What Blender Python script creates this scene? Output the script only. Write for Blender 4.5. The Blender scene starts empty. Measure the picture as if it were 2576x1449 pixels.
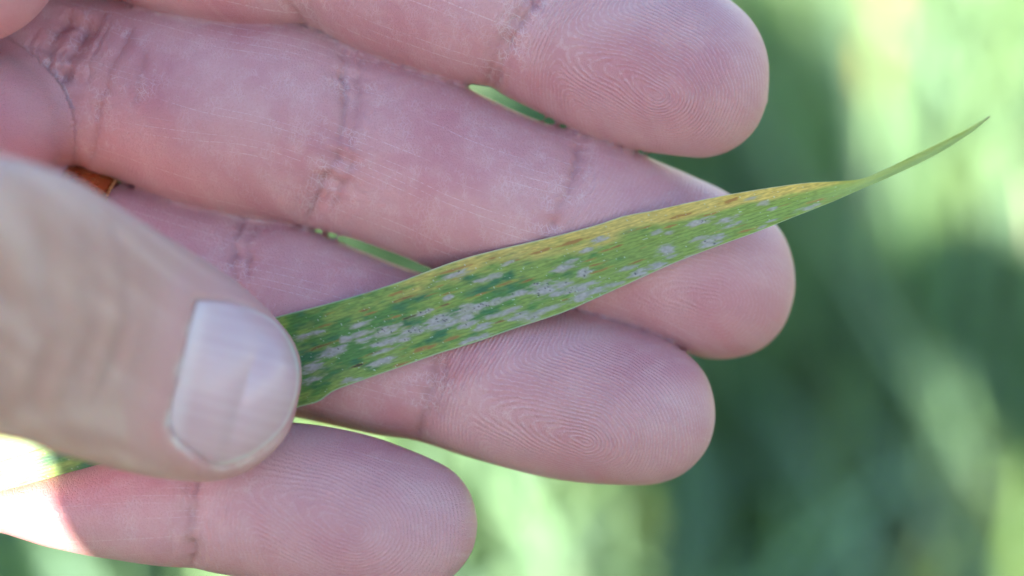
import bpy, math, random
import numpy as np
from mathutils import Matrix, Vector, Euler

# ------------------------------------------------------------------ camera, sky, sun, exposure
sc = bpy.context.scene
R = math.radians
PITCH = 27.0                                    # degrees the lens looks below the horizon
CAM_POS = Vector((0.0, 0.0, 1.02))
DIST = 0.300                                    # lens to the palm
KMM = 0.047                                     # mm on the palm for one unit of the tracing grid (2576 wide)
cam_d = bpy.data.cameras.new('camera')
cam = bpy.data.objects.new('camera', cam_d)
sc.collection.objects.link(cam)
cam.location = CAM_POS
cam.rotation_euler = (R(90 - PITCH), 0, 0)
cam_d.sensor_width = 36.0
cam_d.lens = 18.0 / (1288 * KMM / (DIST * 1000))
cam_d.clip_start = 0.01
cam_d.clip_end = 500
cam_d.dof.use_dof = True
cam_d.dof.focus_distance = 0.2985
cam_d.dof.aperture_fstop = cam_d.lens / 11.5    # an 11.5 mm wide iris
sc.camera = cam
CR = Euler((R(90 - PITCH), 0, 0)).to_matrix()
HAND_M = Matrix.Translation(CAM_POS + CR @ Vector((0, 0, -DIST))) @ CR.to_4x4()   # frame of the held-out hand

SUN_V = (CR @ Vector((-0.087, -0.05, 1.0))).normalized()        # towards the sun
sun_el = math.asin(SUN_V.z)
sun_az = math.atan2(SUN_V.x, SUN_V.y)
w = bpy.data.worlds.new('World'); sc.world = w; w.use_nodes = True
wn = w.node_tree.nodes; wl = w.node_tree.links
sky = wn.new('ShaderNodeTexSky'); sky.sky_type = 'NISHITA'; sky.sun_disc = False
sky.sun_elevation = sun_el; sky.sun_rotation = sun_az
sky.air_density = 1.0; sky.dust_density = 0.2; sky.ozone_density = 1.9
bg = wn['Background']; bg.inputs['Strength'].default_value = 0.05
wl.new(sky.outputs[0], bg.inputs[0])
sun_d = bpy.data.lights.new('sun', 'SUN'); sun_d.energy = 3.6; sun_d.angle = R(0.5); sun_d.color = (1.0, 0.93, 0.82)
sun = bpy.data.objects.new('sun', sun_d); sc.collection.objects.link(sun)
sun.rotation_euler = SUN_V.to_track_quat('Z', 'Y').to_euler()
sc.view_settings.view_transform = 'Standard'; sc.view_settings.look = 'None'
sc.view_settings.gamma = 1.0; sc.view_settings.exposure = 3.2
sc.view_settings.use_curve_mapping = False
sc.render.engine = 'CYCLES'
sc.cycles.use_denoising = True
sc.cycles.max_bounces = 5; sc.cycles.diffuse_bounces = 3; sc.cycles.glossy_bounces = 2; sc.cycles.transmission_bounces = 2
sc.cycles.use_adaptive_sampling = True; sc.cycles.adaptive_threshold = .015

rng = np.random.default_rng(7)
random.seed(7)

# ------------------------------------------------------------------ helpers
def link(o, parent=None):
    sc.collection.objects.link(o)
    if parent is not None:
        o.parent = parent
    return o

def tag(o, label=None, cat=None, group=None, kind=None):
    if label: o['label'] = label
    if cat: o['category'] = cat
    if group: o['group'] = group
    if kind: o['kind'] = kind
    return o

def np_mesh(name, verts, faces, mat=None, parent=None, smooth=True):
    """faces: (n,4) or (n,3) int array"""
    me = bpy.data.meshes.new(name)
    verts = np.asarray(verts, np.float32); faces = np.asarray(faces, np.int32)
    n, k = faces.shape
    me.vertices.add(len(verts)); me.vertices.foreach_set('co', verts.ravel())
    me.loops.add(n * k); me.loops.foreach_set('vertex_index', faces.ravel())
    me.polygons.add(n); me.polygons.foreach_set('loop_start', np.arange(0, n * k, k, dtype=np.int32))
    me.update(calc_edges=True); me.validate()
    if smooth:
        me.polygons.foreach_set('use_smooth', np.ones(len(me.polygons), bool))
    if mat: me.materials.append(mat)
    return link(bpy.data.objects.new(name, me), parent)

def attr(o, name, typ, data):
    a = o.data.attributes.new(name, typ, 'POINT')
    data = np.ascontiguousarray(data, np.float32)
    key = {'FLOAT': 'value', 'FLOAT_VECTOR': 'vector', 'FLOAT_COLOR': 'color'}[typ]
    a.data.foreach_set(key, data.ravel())

def noise2(x, y, seed=0, n=256):
    """smooth value noise, -1..1"""
    g = np.random.default_rng(seed).uniform(-1, 1, (n, n))
    xi = np.floor(x).astype(int); yi = np.floor(y).astype(int)
    fx = x - xi; fy = y - yi
    fx = fx * fx * (3 - 2 * fx); fy = fy * fy * (3 - 2 * fy)
    a = g[xi % n, yi % n]; b = g[(xi + 1) % n, yi % n]; c = g[xi % n, (yi + 1) % n]; d = g[(xi + 1) % n, (yi + 1) % n]
    return (a * (1 - fx) + b * fx) * (1 - fy) + (c * (1 - fx) + d * fx) * fy

def fbm(x, y, seed=0, octs=3):
    r = 0; amp = 1; tot = 0
    for i in range(octs):
        r = r + amp * noise2(x * 2 ** i + 17 * i, y * 2 ** i + 31 * i, seed + i); tot += amp; amp *= .5
    return r / tot

def sstep(a, b, x):
    t = np.clip((x - a) / (b - a), 0, 1)
    return t * t * (3 - 2 * t)

def gauss(x, s):
    return np.exp(-(x / s) ** 2)

def catmull(P, m=14):
    P = np.asarray(P, float)
    P = np.vstack([2 * P[0] - P[1], P, 2 * P[-1] - P[-2]])
    out = []
    for i in range(1, len(P) - 2):
        p0, p1, p2, p3 = P[i - 1:i + 3]
        d = [max(np.linalg.norm(b - a), 1e-6) ** .5 for a, b in ((p0, p1), (p1, p2), (p2, p3))]
        t0 = 0; t1 = d[0]; t2 = t1 + d[1]; t3 = t2 + d[2]
        t = np.linspace(t1, t2, m, endpoint=False)[:, None]
        A1 = (t1 - t) / (t1 - t0) * p0 + (t - t0) / (t1 - t0) * p1
        A2 = (t2 - t) / (t2 - t1) * p1 + (t - t1) / (t2 - t1) * p2
        A3 = (t3 - t) / (t3 - t2) * p2 + (t - t2) / (t3 - t2) * p3
        B1 = (t2 - t) / (t2 - t0) * A1 + (t - t0) / (t2 - t0) * A2
        B2 = (t3 - t) / (t3 - t1) * A2 + (t - t1) / (t3 - t1) * A3
        out.append((t2 - t) / (t2 - t1) * B1 + (t - t1) / (t2 - t1) * B2)
    out.append(P[-2:-1])
    return np.vstack(out)

def MM(px, py, z=0.0):
    """tracing grid -> millimetres in the hand's frame at depth z (mm towards the viewer)"""
    f = (DIST * 1000 - z) / (DIST * 1000)
    return (np.asarray(px, float) - 1288) * KMM * f, (724.5 - np.asarray(py, float)) * KMM * f

# ------------------------------------------------------------------ node helpers
def new_mat(name):
    m = bpy.data.materials.new(name); m.use_nodes = True
    return m, m.node_tree.nodes, m.node_tree.links, m.node_tree.nodes['Principled BSDF']

class NT:
    def __init__(self, m): self.n = m.node_tree.nodes; self.l = m.node_tree.links
    def _set(self, sock, v):
        if hasattr(v, 'is_output') or isinstance(v, bpy.types.NodeSocket): self.l.new(v, sock)
        else: sock.default_value = v
    def math(self, op, a, b=None, c=None, clamp=False):
        n = self.n.new('ShaderNodeMath'); n.operation = op; n.use_clamp = clamp
        self._set(n.inputs[0], a)
        if b is not None: self._set(n.inputs[1], b)
        if c is not None: self._set(n.inputs[2], c)
        return n.outputs[0]
    def ramp(self, v, lo, hi, a=0.0, b=1.0):
        n = self.n.new('ShaderNodeMapRange'); n.interpolation_type = 'SMOOTHSTEP'
        self._set(n.inputs[0], v); n.inputs[1].default_value = lo; n.inputs[2].default_value = hi
        n.inputs[3].default_value = a; n.inputs[4].default_value = b
        return n.outputs[0]
    def mix(self, f, a, b, mode='MIX'):
        n = self.n.new('ShaderNodeMix'); n.data_type = 'RGBA'; n.blend_type = mode
        self._set(n.inputs[0], f); self._set(n.inputs[6], a); self._set(n.inputs[7], b)
        return n.outputs[2]
    def attr(self, name):
        n = self.n.new('ShaderNodeAttribute'); n.attribute_name = name; return n
    def noise(self, vec, scale, detail=2, rough=.5, dist=0):
        n = self.n.new('ShaderNodeTexNoise'); self._set(n.inputs['Vector'], vec)
        n.inputs['Scale'].default_value = scale; n.inputs['Detail'].default_value = detail
        n.inputs['Roughness'].default_value = rough; n.inputs['Distortion'].default_value = dist
        return n.outputs[0]
    def vor(self, vec, scale, feat='DISTANCE_TO_EDGE'):
        n = self.n.new('ShaderNodeTexVoronoi'); n.feature = feat; self._set(n.inputs['Vector'], vec)
        n.inputs['Scale'].default_value = scale
        return n.outputs['Distance']
    def vmul(self, vec, v):
        n = self.n.new('ShaderNodeVectorMath'); n.operation = 'MULTIPLY'; self._set(n.inputs[0], vec); n.inputs[1].default_value = v
        return n.outputs[0]
    def vadd(self, a, b):
        n = self.n.new('ShaderNodeVectorMath'); n.operation = 'ADD'; self._set(n.inputs[0], a); self._set(n.inputs[1], b)
        return n.outputs[0]
    def sep(self, v):
        n = self.n.new('ShaderNodeSeparateXYZ'); self._set(n.inputs[0], v); return n.outputs
    def comb(self, x, y, z):
        n = self.n.new('ShaderNodeCombineXYZ')
        for i, v in enumerate((x, y, z)): self._set(n.inputs[i], v)
        return n.outputs[0]
    def bump(self, h, dist, strength=1.0, normal=None):
        n = self.n.new('ShaderNodeBump'); n.inputs['Strength'].default_value = strength; n.inputs['Distance'].default_value = dist
        self._set(n.inputs['Height'], h)
        if normal is not None: self._set(n.inputs['Normal'], normal)
        return n.outputs[0]

# ------------------------------------------------------------------ ground and crop behind the hand
m_soil, n_, l_, b_ = new_mat('soil'); T = NT(m_soil)
tc = n_.new('ShaderNodeTexCoord').outputs['Object']
nz = T.noise(tc, 9, 6, .6)
l_.new(T.mix(nz, (0.05, 0.035, 0.022, 1), (0.12, 0.085, 0.055, 1)), b_.inputs['Base Color'])
b_.inputs['Roughness'].default_value = .9
l_.new(T.bump(T.noise(tc, 40, 5, .6), .02, .6), b_.inputs['Normal'])
N = 80
gx, gy = np.meshgrid(np.linspace(-60, 60, N + 1), np.linspace(-60, 60, N + 1), indexing='ij')
gz = .03 * fbm(gx * .7, gy * .7, 3)
idx = np.arange((N + 1) ** 2).reshape(N + 1, N + 1)
gf = np.stack([idx[:-1, :-1], idx[1:, :-1], idx[1:, 1:], idx[:-1, 1:]], -1).reshape(-1, 4)
tag(np_mesh('ground', np.stack([gx, gy, gz], -1).reshape(-1, 3), gf, m_soil), kind='structure')

m_wheat, n_, l_, b_ = new_mat('wheat_foliage'); T = NT(m_wheat)
wc = T.attr('tint').outputs['Color']
l_.new(wc, b_.inputs['Base Color'])
b_.inputs['Roughness'].default_value = .34
b_.inputs['Specular IOR Level'].default_value = .6
tr = n_.new('ShaderNodeBsdfTranslucent'); l_.new(T.mix(1.0, wc, (1.0, 1.0, .45, 1), 'MULTIPLY'), tr.inputs[0])
ms = n_.new('ShaderNodeMixShader'); ms.inputs[0].default_value = .3
l_.new(b_.outputs[0], ms.inputs[1]); l_.new(tr.outputs[0], ms.inputs[2])
l_.new(ms.outputs[0], n_['Material Output'].inputs['Surface'])

def wheat():
    V = []; F = []; C = []; base = 0
    area = []
    for i in range(3400):
        if i % 3: y = random.uniform(.25, 2.6); x = random.uniform(-1, 1) * (.22 + .3 * y)
        else: x = random.uniform(-2.4, 2.4); y = random.uniform(-1.2, 3.8)
        area.append((x, y))
    for (x, y) in area:
        if abs(x) < .5 and -1.1 < y < 0.04: continue       # where the photographer stands
        H = random.uniform(.42, .60)
        nl = random.randint(4, 6)
        tintp = random.random()
        for k in range(nl):
            stem = (k == 0)
            az = random.uniform(0, 2 * math.pi)
            ca, sa = math.cos(az), math.sin(az)
            z0 = 0.0 if stem else random.uniform(.08, .8) * H
            L = H if stem else random.uniform(.16, .30)
            wd = .0022 if stem else random.uniform(.0035, .0075)
            lean = random.uniform(.02, .10) if stem else random.uniform(.12, .55)
            curl = 0 if stem else random.choice((random.uniform(0, .7), random.uniform(.8, 2.4)))
            tw = random.uniform(-.9, .9)
            nseg = 4 if stem else 8
            ang = lean; px = py_ = 0.0; pz = z0
            d = tintp * .5 + random.random() * .5
            if not stem and random.random() < .018:
                col = (.21, .20, .08)
            elif not stem and random.random() < .12:
                col = (.18, .25, .06)
            else:
                col = (.115 + .11 * d, .215 + .14 * d, .098 + .07 * d)
            vb = random.choice((.55, .8, 1.0, 1.0, 1.25, 1.6)); bl = random.uniform(.7, 1.35)
            if not stem and random.random() < .10: col = (.16, .21, .12); vb = 1
            col = (col[0] * vb, col[1] * vb, col[2] * vb * bl)
            for s in range(nseg + 1):
                t = s / nseg
                if s:
                    px += math.sin(ang) * L / nseg; pz += math.cos(ang) * L / nseg
                    ang += curl / nseg * (0.4 + 1.2 * t)
                ww = wd * (1 if stem else max(.04, (1 - t ** 2.2)) * min(1, .5 + 3 * t))
                a2 = az + math.pi / 2 + tw * t
                wx, wy = math.cos(a2) * ww, math.sin(a2) * ww
                cx, cy = x + ca * px, y + sa * px
                V += [(cx - wx, cy - wy, pz), (cx, cy, pz - ww * .35), (cx + wx, cy + wy, pz)]
                C += [(col[0], col[1], col[2], 1)] * 3
                if s:
                    b0 = base + 3 * (s - 1)
                    F += [(b0, b0 + 1, b0 + 4, b0 + 3), (b0 + 1, b0 + 2, b0 + 5, b0 + 4)]
            base += 3 * (nseg + 1)
    o = np_mesh('wheat_crop', np.array(V), np.array(F), m_wheat)
    attr(o, 'tint', 'FLOAT_COLOR', np.array(C))
    tag(o, 'dense out of focus green wheat crop standing behind the hand', 'wheat', kind='stuff')
wheat()

# ------------------------------------------------------------------ the hand: traced limbs turned into one implicit surface
class Limb:
    """A straight-axis limb: two traced side outlines, a depth profile and a rounded end."""
    def __init__(self, outline, tilt, zc, front, back, tip_len, flip=False, p=2.0):
        self.t = math.radians(tilt)                       # tilt of the axis in the palm plane (deg, up positive)
        self.e1 = np.array([math.cos(self.t), math.sin(self.t)]); self.e2 = np.array([-math.sin(self.t), math.cos(self.t)])
        zx = np.array(zc, float)                          # (grid x, z)
        pts = catmull(outline)
        zz = np.interp(pts[:, 0], zx[:, 0], zx[:, 1])
        X, Y = MM(pts[:, 0], pts[:, 1], zz)
        S = X * self.e1[0] + Y * self.e1[1]; A = X * self.e2[0] + Y * self.e2[1]
        k = int(np.argmax(S)); self.stip = S[k]
        up_s, up_a = S[:k + 1], A[:k + 1]; lo_s, lo_a = S[k:][::-1], A[k:][::-1]
        self.smin = max(up_s[0], lo_s[0])
        self.g = np.linspace(self.smin, self.stip, 700)
        up = np.interp(self.g, np.maximum.accumulate(up_s), up_a); lo = np.interp(self.g, np.maximum.accumulate(lo_s), lo_a)
        self.ac = (up + lo) / 2; self.w = np.maximum((up - lo) / 2, .05)
        # depth profiles are given against grid x along the axis
        gxs = np.interp(self.g, *self._sx(zx))
        def prof(P):
            P = np.array(P, float); c = np.column_stack([P[:, 0], P[:, 1]])
            cc = catmull(c); return np.interp(gxs, cc[:, 0], cc[:, 1])
        self.zc = prof(zc)
        cap = np.sqrt(np.clip(1 - (np.clip(self.g - (self.stip - tip_len), 0, None) / tip_len) ** 2, 0, 1))
        self.df = np.maximum(prof(front) * 1.04 * cap ** .9, .05); self.db = np.maximum(prof(back) * cap, .05)
        self.p = p
        self.gxs = gxs
    def _sx(self, zx):
        gx = np.linspace(-1400, 2200, 400)
        z = np.interp(gx, zx[:, 0], zx[:, 1])
        X, _ = MM(gx, 0 * gx, z)
        # a point on the axis: use the outline's mean offset as ac ~ 0 -> s from X
        return np.array([X / self.e1[0] - 0, gx])
    def sa(self, P):
        return P[..., 0] * self.e1[0] + P[..., 1] * self.e1[1], P[..., 0] * self.e2[0] + P[..., 1] * self.e2[1]
    def at(self, s):
        return [np.interp(s, self.g, q) for q in (self.ac, self.w, self.zc, self.df, self.db)]
    def f(self, P):
        s, a = self.sa(P)
        ac, w, zc, df, db = self.at(s)
        b = P[..., 2] - zc
        d = np.where(b > 0, df, db)
        q = (np.abs((a - ac) / w) ** self.p + np.abs(b / d) ** self.p) ** (1 / self.p)
        r = (q - 1) * np.minimum(w, d)
        r = np.minimum(r, 30)
        out = np.maximum(s - self.stip, self.smin - s)
        return np.where(out > 0, np.maximum(r, 0) * .5 + out + .02, r)
    def zfront(self, X, Y):
        P = np.stack([X, Y, 0 * X], -1); s, a = self.sa(P)
        ac, w, zc, df, db = self.at(s)
        u = 1 - np.abs((a - ac) / w) ** self.p
        ok = (u > 0) & (s < self.stip) & (s > self.smin)
        return np.where(ok, zc + df * np.clip(u, 0, 1) ** (1 / self.p), -99)
    def sx(self, gx, gy=None, z=-9):
        """axis coordinate of a traced grid point"""
        X, Y = MM(gx, gy, z); return X * self.e1[0] + Y * self.e1[1]

INDEX = Limb([(-420, -700), (0, -590), (300, -515), (600, -440), (885, -372), (1150, -275), (1400, -177), (1600, -108), (1740, -56), (1830, 0), (1884, 48), (1917, 105), (1933, 180),
              (1928, 252), (1900, 322), (1850, 370), (1785, 394), (1715, 393), (1640, 384), (1560, 365), (1450, 328), (1350, 281), (1268, 240), (1236, 220), (1200, 214), (1120, 198), (1000, 160),
              (900, 125), (815, 84), (765, 64), (730, 62), (650, 66), (560, 62), (470, 46), (390, 25), (300, -2), (200, -40), (50, -95), (-420, -250)],
             -18.5, [(-500, -5), (300, -4), (900, -6.5), (1500, -7.5), (1900, -8.5)],
             [(-500, 10), (300, 10.2), (560, 10.2), (800, 9.2), (1000, 9.9), (1220, 8.7), (1400, 9.2), (1600, 9.4), (1900, 8.6)],
             [(-500, 10), (800, 9.5), (1900, 8)], 11)
MIDDLE = Limb([(-420, -160), (100, -60), (300, -22), (600, 30), (740, 52), (860, 98), (1000, 152), (1150, 207), (1200, 233), (1235, 250), (1300, 280), (1350, 301), (1400, 319), (1450, 331), (1500, 345), (1560, 366), (1640, 401), (1730, 440), (1830, 488), (1905, 530),
               (1955, 572), (1985, 630), (1998, 700), (1990, 770), (1965, 830), (1920, 875), (1860, 899), (1795, 904), (1740, 893), (1640, 855), (1560, 827), (1480, 802), (1420, 785), (1300, 748), (1180, 708), (1075, 674),
               (1000, 642), (900, 607), (800, 577), (740, 562), (690, 553), (600, 540), (480, 518), (380, 484), (290, 448), (235, 428), (205, 405), (150, 392), (60, 372), (-420, 260)],
              -17, [(-500, -12), (150, -11), (500, -9.2), (900, -9), (1300, -9.5), (1600, -11.5), (2000, -15)],
              [(-500, 9), (110, 8.2), (330, 10.2), (600, 10.0), (860, 8.6), (1150, 9.7), (1420, 8.5), (1700, 9.6), (2000, 9)],
              [(-500, 10), (900, 9.5), (2000, 8)], 11)
RING = Limb([(-420, 330), (0, 395), (250, 450), (480, 500), (640, 534), (690, 548), (740, 563), (800, 585), (900, 625), (1000, 665), (1070, 688), (1250, 738), (1420, 774), (1500, 796), (1600, 828), (1680, 862), (1740, 900),
             (1780, 950), (1798, 1012), (1795, 1080), (1770, 1140), (1720, 1190), (1650, 1216), (1560, 1221), (1460, 1213), (1350, 1195), (1250, 1170), (1150, 1140), (1050, 1110), (950, 1093), (850, 1072), (745, 1050), (500, 1000), (200, 900), (-420, 720)],
            -15, [(-500, -14), (250, -13), (650, -11.5), (1100, -10), (1500, -8), (1800, -8.5)],
            [(-500, 9), (200, 9), (450, 9.8), (600, 8.8), (850, 9.8), (1080, 8.6), (1450, 9.6), (1800, 8.8)],
            [(-500, 9.5), (900, 9), (1800, 8)], 11)
PINKY = Limb([(-420, 1285), (-150, 1250), (0, 1222), (130, 1194), (260, 1160), (400, 1120), (560, 1080), (700, 1062), (800, 1070), (900, 1090), (1000, 1120), (1080, 1153), (1140, 1187), (1180, 1235), (1198, 1290),
              (1200, 1335), (1184, 1390), (1140, 1448), (1070, 1495), (980, 1512), (860, 1508), (740, 1485), (640, 1458), (540, 1438), (490, 1427), (400, 1420), (300, 1406), (230, 1395), (150, 1375), (60, 1347), (0, 1330), (-150, 1335), (-420, 1400)],
             -9, [(-500, -14), (0, -6), (300, -3), (700, -2), (1200, -4)],
             [(-500, 6), (0, 6), (250, 8), (480, 7.4), (800, 9), (1200, 8)],
             [(-500, 7), (0, 7), (480, 8), (1200, 7.5)], 11)
THUMB = Limb([(-800, -60), (-400, 195), (-200, 295), (0, 388), (60, 402), (130, 424), (200, 458), (300, 525), (400, 588), (500, 650), (600, 718), (680, 790), (730, 850), (755, 905), (760, 950), (751, 1010),
              (735, 1060), (700, 1112), (650, 1160), (580, 1202), (500, 1226), (420, 1233), (320, 1226), (220, 1205), (130, 1180), (60, 1160), (0, 1140), (-200, 1075), (-400, 980), (-800, 700)],
             -17, [(-900, 38), (-300, 54), (0, 50), (300, 33), (600, 15), (760, 10.5)],
             [(-900, 14), (-300, 14), (50, 13.5), (300, 10.5), (480, 8.8), (760, 8.2)],
             [(-900, 14), (-300, 13), (100, 12), (400, 11), (760, 9)], 10, p=2.15)
LIMBS = [INDEX, MIDDLE, RING, PINKY, THUMB]

def ell(P, c, r, p=2.0, rot=0.0):
    q = P - np.array(c)
    if rot:
        cr, sr = math.cos(rot), math.sin(rot)
        q = np.stack([q[..., 0] * cr + q[..., 1] * sr, -q[..., 0] * sr + q[..., 1] * cr, q[..., 2]], -1)
    k = (np.abs(q[..., 0] / r[0]) ** p + np.abs(q[..., 1] / r[1]) ** p + np.abs(q[..., 2] / r[2]) ** p) ** (1 / p)
    return (k - 1) * min(r)

def smin(a, b, k):
    h = np.clip(.5 + .5 * (b - a) / k, 0, 1)
    return b * (1 - h) + a * h - k * h * (1 - h)

def palm_f(P):
    f = ell(P, (-106, 9, -13), (50, 45, 13), 3.0)
    f = smin(f, ell(P, (-67.5, 20, -3), (14, 9.5, 9)), 3)
    f = smin(f, ell(P, (-69, 41, 8), (17.5, 13, 13), 2, -.35), 2.5)
    f = smin(f, ell(P, (-112, 22, 10), (36, 28, 24)), 10)
    f = smin(f, ell(P, (-108, -22, -4), (36, 20, 15)), 8)
    return smin(f, ell(P, (-165, 4, -12), (40, 28, 20), 2.5), 8)

def hand_f(P, want=False):
    fs = [L.f(P) for L in LIMBS]
    g = fs[0]
    for q in fs[1:4]: g = smin(g, q, .4)
    pf = palm_f(P)
    h = smin(g, pf, 3.0)
    k = .25 + 9 * sstep(-66, -82, P[..., 0])
    h = smin(h, fs[4], k)
    if want: return h, fs, pf
    return h

def surface_nets(fn, lo, hi, h):
    n = [int(math.ceil((hi[i] - lo[i]) / h)) + 1 for i in range(3)]
    ax = [lo[i] + h * np.arange(n[i]) for i in range(3)]
    F = np.empty(n, np.float32)
    YY, ZZ = np.meshgrid(ax[1], ax[2], indexing='ij')
    step = 24
    for i in range(0, n[0], step):
        xs = ax[0][i:i + step]
        P = np.empty((len(xs), n[1], n[2], 3)); P[..., 0] = xs[:, None, None]; P[..., 1] = YY; P[..., 2] = ZZ
        F[i:i + step] = fn(P)
    for a in range(3):
        sl = [slice(None)] * 3
        for e in (0, -1):
            sl[a] = e; F[tuple(sl)] = np.maximum(F[tuple(sl)], .3)
    I = F < 0
    c = np.zeros([q - 1 for q in n], np.int8)
    for d in np.ndindex(2, 2, 2):
        c += I[d[0]:n[0] - 1 + d[0], d[1]:n[1] - 1 + d[1], d[2]:n[2] - 1 + d[2]]
    act = (c > 0) & (c < 8)
    vid = -np.ones(act.shape, np.int64); cells = np.argwhere(act); vid[act] = np.arange(len(cells))
    acc = np.zeros((len(cells), 3)); cnt = np.zeros(len(cells))
    corners = list(np.ndindex(2, 2, 2))
    for p in corners:
        for a in range(3):
            if p[a] == 0:
                q = list(p); q[a] = 1
                f0 = F[cells[:, 0] + p[0], cells[:, 1] + p[1], cells[:, 2] + p[2]]; f1 = F[cells[:, 0] + q[0], cells[:, 1] + q[1], cells[:, 2] + q[2]]
                m = (f0 < 0) != (f1 < 0)
                t = np.where(m, f0 / np.where(f0 == f1, 1, f0 - f1), 0)
                pos = np.array(p, float)[None] + np.eye(3)[a][None] * t[:, None]
                acc[m] += pos[m]; cnt[m] += 1
    V = np.array(lo) + h * (cells + acc / cnt[:, None])
    Q = []
    for a in range(3):
        b, d = (a + 1) % 3, (a + 2) % 3
        s0 = [slice(0, n[i] - 1) for i in range(3)]
        for i in (b, d): s0[i] = slice(1, n[i] - 1)
        s1 = list(s0); s1[a] = slice(1, n[a])
        A = I[tuple(s0)]; B = I[tuple(s1)]
        E = np.argwhere(A != B); off = np.zeros(3, int); off[b] = 1; off[d] = 1
        E = E + off
        flip = A[A != B]
        def cid(db, dd):
            k = E.copy(); k[:, b] -= db; k[:, d] -= dd
            return vid[k[:, 0], k[:, 1], k[:, 2]]
        q = np.stack([cid(1, 1), cid(0, 1), cid(0, 0), cid(1, 0)], -1)
        q[~flip] = q[~flip][:, ::-1]
        Q.append(q)
    return V, np.vstack(Q)

def project(fn, V, it=2, e=.05):
    for _ in range(it):
        f = fn(V)
        g = np.stack([fn(V + e * np.eye(3)[a]) - fn(V - e * np.eye(3)[a]) for a in range(3)], -1) / (2 * e)
        l2 = np.maximum((g ** 2).sum(-1), .04)
        stp = np.clip(f / l2, -.35, .35)
        V = V - g * stp[:, None]
    return V

def subdivide(V, Q):
    E = np.sort(np.stack([Q, np.roll(Q, -1, 1)], -1).reshape(-1, 2), 1)
    U, inv = np.unique(E[:, 0] * (len(V) + 1) + E[:, 1], return_inverse=True)
    e0 = U // (len(V) + 1); e1 = U % (len(V) + 1)
    n0 = len(V); n1 = n0 + len(U)
    W = np.vstack([V, (V[e0] + V[e1]) / 2, V[Q].mean(1)])
    em = n0 + inv.reshape(-1, 4); fc = n1 + np.arange(len(Q))
    out = [np.stack([Q[:, i], em[:, i], fc, em[:, (i - 1) % 4]], -1) for i in range(4)]
    return W, np.vstack(out)

def relax(V, Q, it, lam=.5):
    n = len(V)
    e = np.vstack([Q[:, [0, 1]], Q[:, [1, 2]], Q[:, [2, 3]], Q[:, [3, 0]]])
    deg = np.bincount(e[:, 0], minlength=n) + np.bincount(e[:, 1], minlength=n)
    for _ in range(it):
        A = np.zeros_like(V)
        for c in range(3):
            A[:, c] = np.bincount(e[:, 0], V[e[:, 1], c], n) + np.bincount(e[:, 1], V[e[:, 0], c], n)
        V = V + lam * (A / deg[:, None] - V)
    return V

def vnormals(V, Q):
    nq = np.cross(V[Q[:, 2]] - V[Q[:, 0]], V[Q[:, 3]] - V[Q[:, 1]])
    out = np.zeros_like(V)
    for c in range(3):
        for k in range(4):
            out[:, c] += np.bincount(Q[:, k], nq[:, c], len(V))
    return out / np.maximum(np.linalg.norm(out, axis=1), 1e-9)[:, None]

HV, HQ = surface_nets(hand_f, (-150, -50, -34), (42, 64, 66), .6)
HV = project(hand_f, relax(HV, HQ, 2), 2)
# finer mesh where the lens sees it
HV, HQ = subdivide(HV, HQ)
HV = project(hand_f, relax(HV, HQ, 1), 1)
HV = relax(HV, HQ, 2, .4)
_, f0_, _ = hand_f(HV, True)
f0_ = np.sort(np.stack(f0_[:4], 1), 1)                 # clefts where two fingers touch: iron out the grid
kc = sstep(1.1, .3, f0_[:, 1]) * .9
for L in LIMBS:                                        # and round off the very ends
    s_, a_ = L.sa(HV)
    kc = np.maximum(kc, .9 * sstep(1.6, .5, L.stip - s_) * (np.abs(L.f(HV)) < .8))
kc = kc[:, None]
for _ in range(7):
    HV = HV * (1 - kc) + relax(HV, HQ, 1, .6) * kc

# --- surface detail: per-limb coordinates, creases, ridges
HN = vnormals(HV, HQ)
_, fs, pf = hand_f(HV, True)
fs = np.stack(fs, 1)
allf = np.column_stack([fs, pf])
who = np.argmin(allf, 1)
n = len(HV)
S = np.zeros(n); A = np.zeros(n); SX = np.zeros(n)
for i, L in enumerate(LIMBS):
    m = who == i
    s, a = L.sa(HV[m]); ac = np.interp(s, L.g, L.ac); S[m] = L.stip - s; A[m] = a - ac
m = who == 5
S[m] = -HV[m, 0]; A[m] = HV[m, 1]
front = sstep(-.15, .35, HN[:, 2])            # palmar side
disp = np.zeros(n); crease = np.zeros(n); dry = np.zeros(n); ridge = np.zeros(n); phase = np.zeros(n); red = np.zeros(n)

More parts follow.
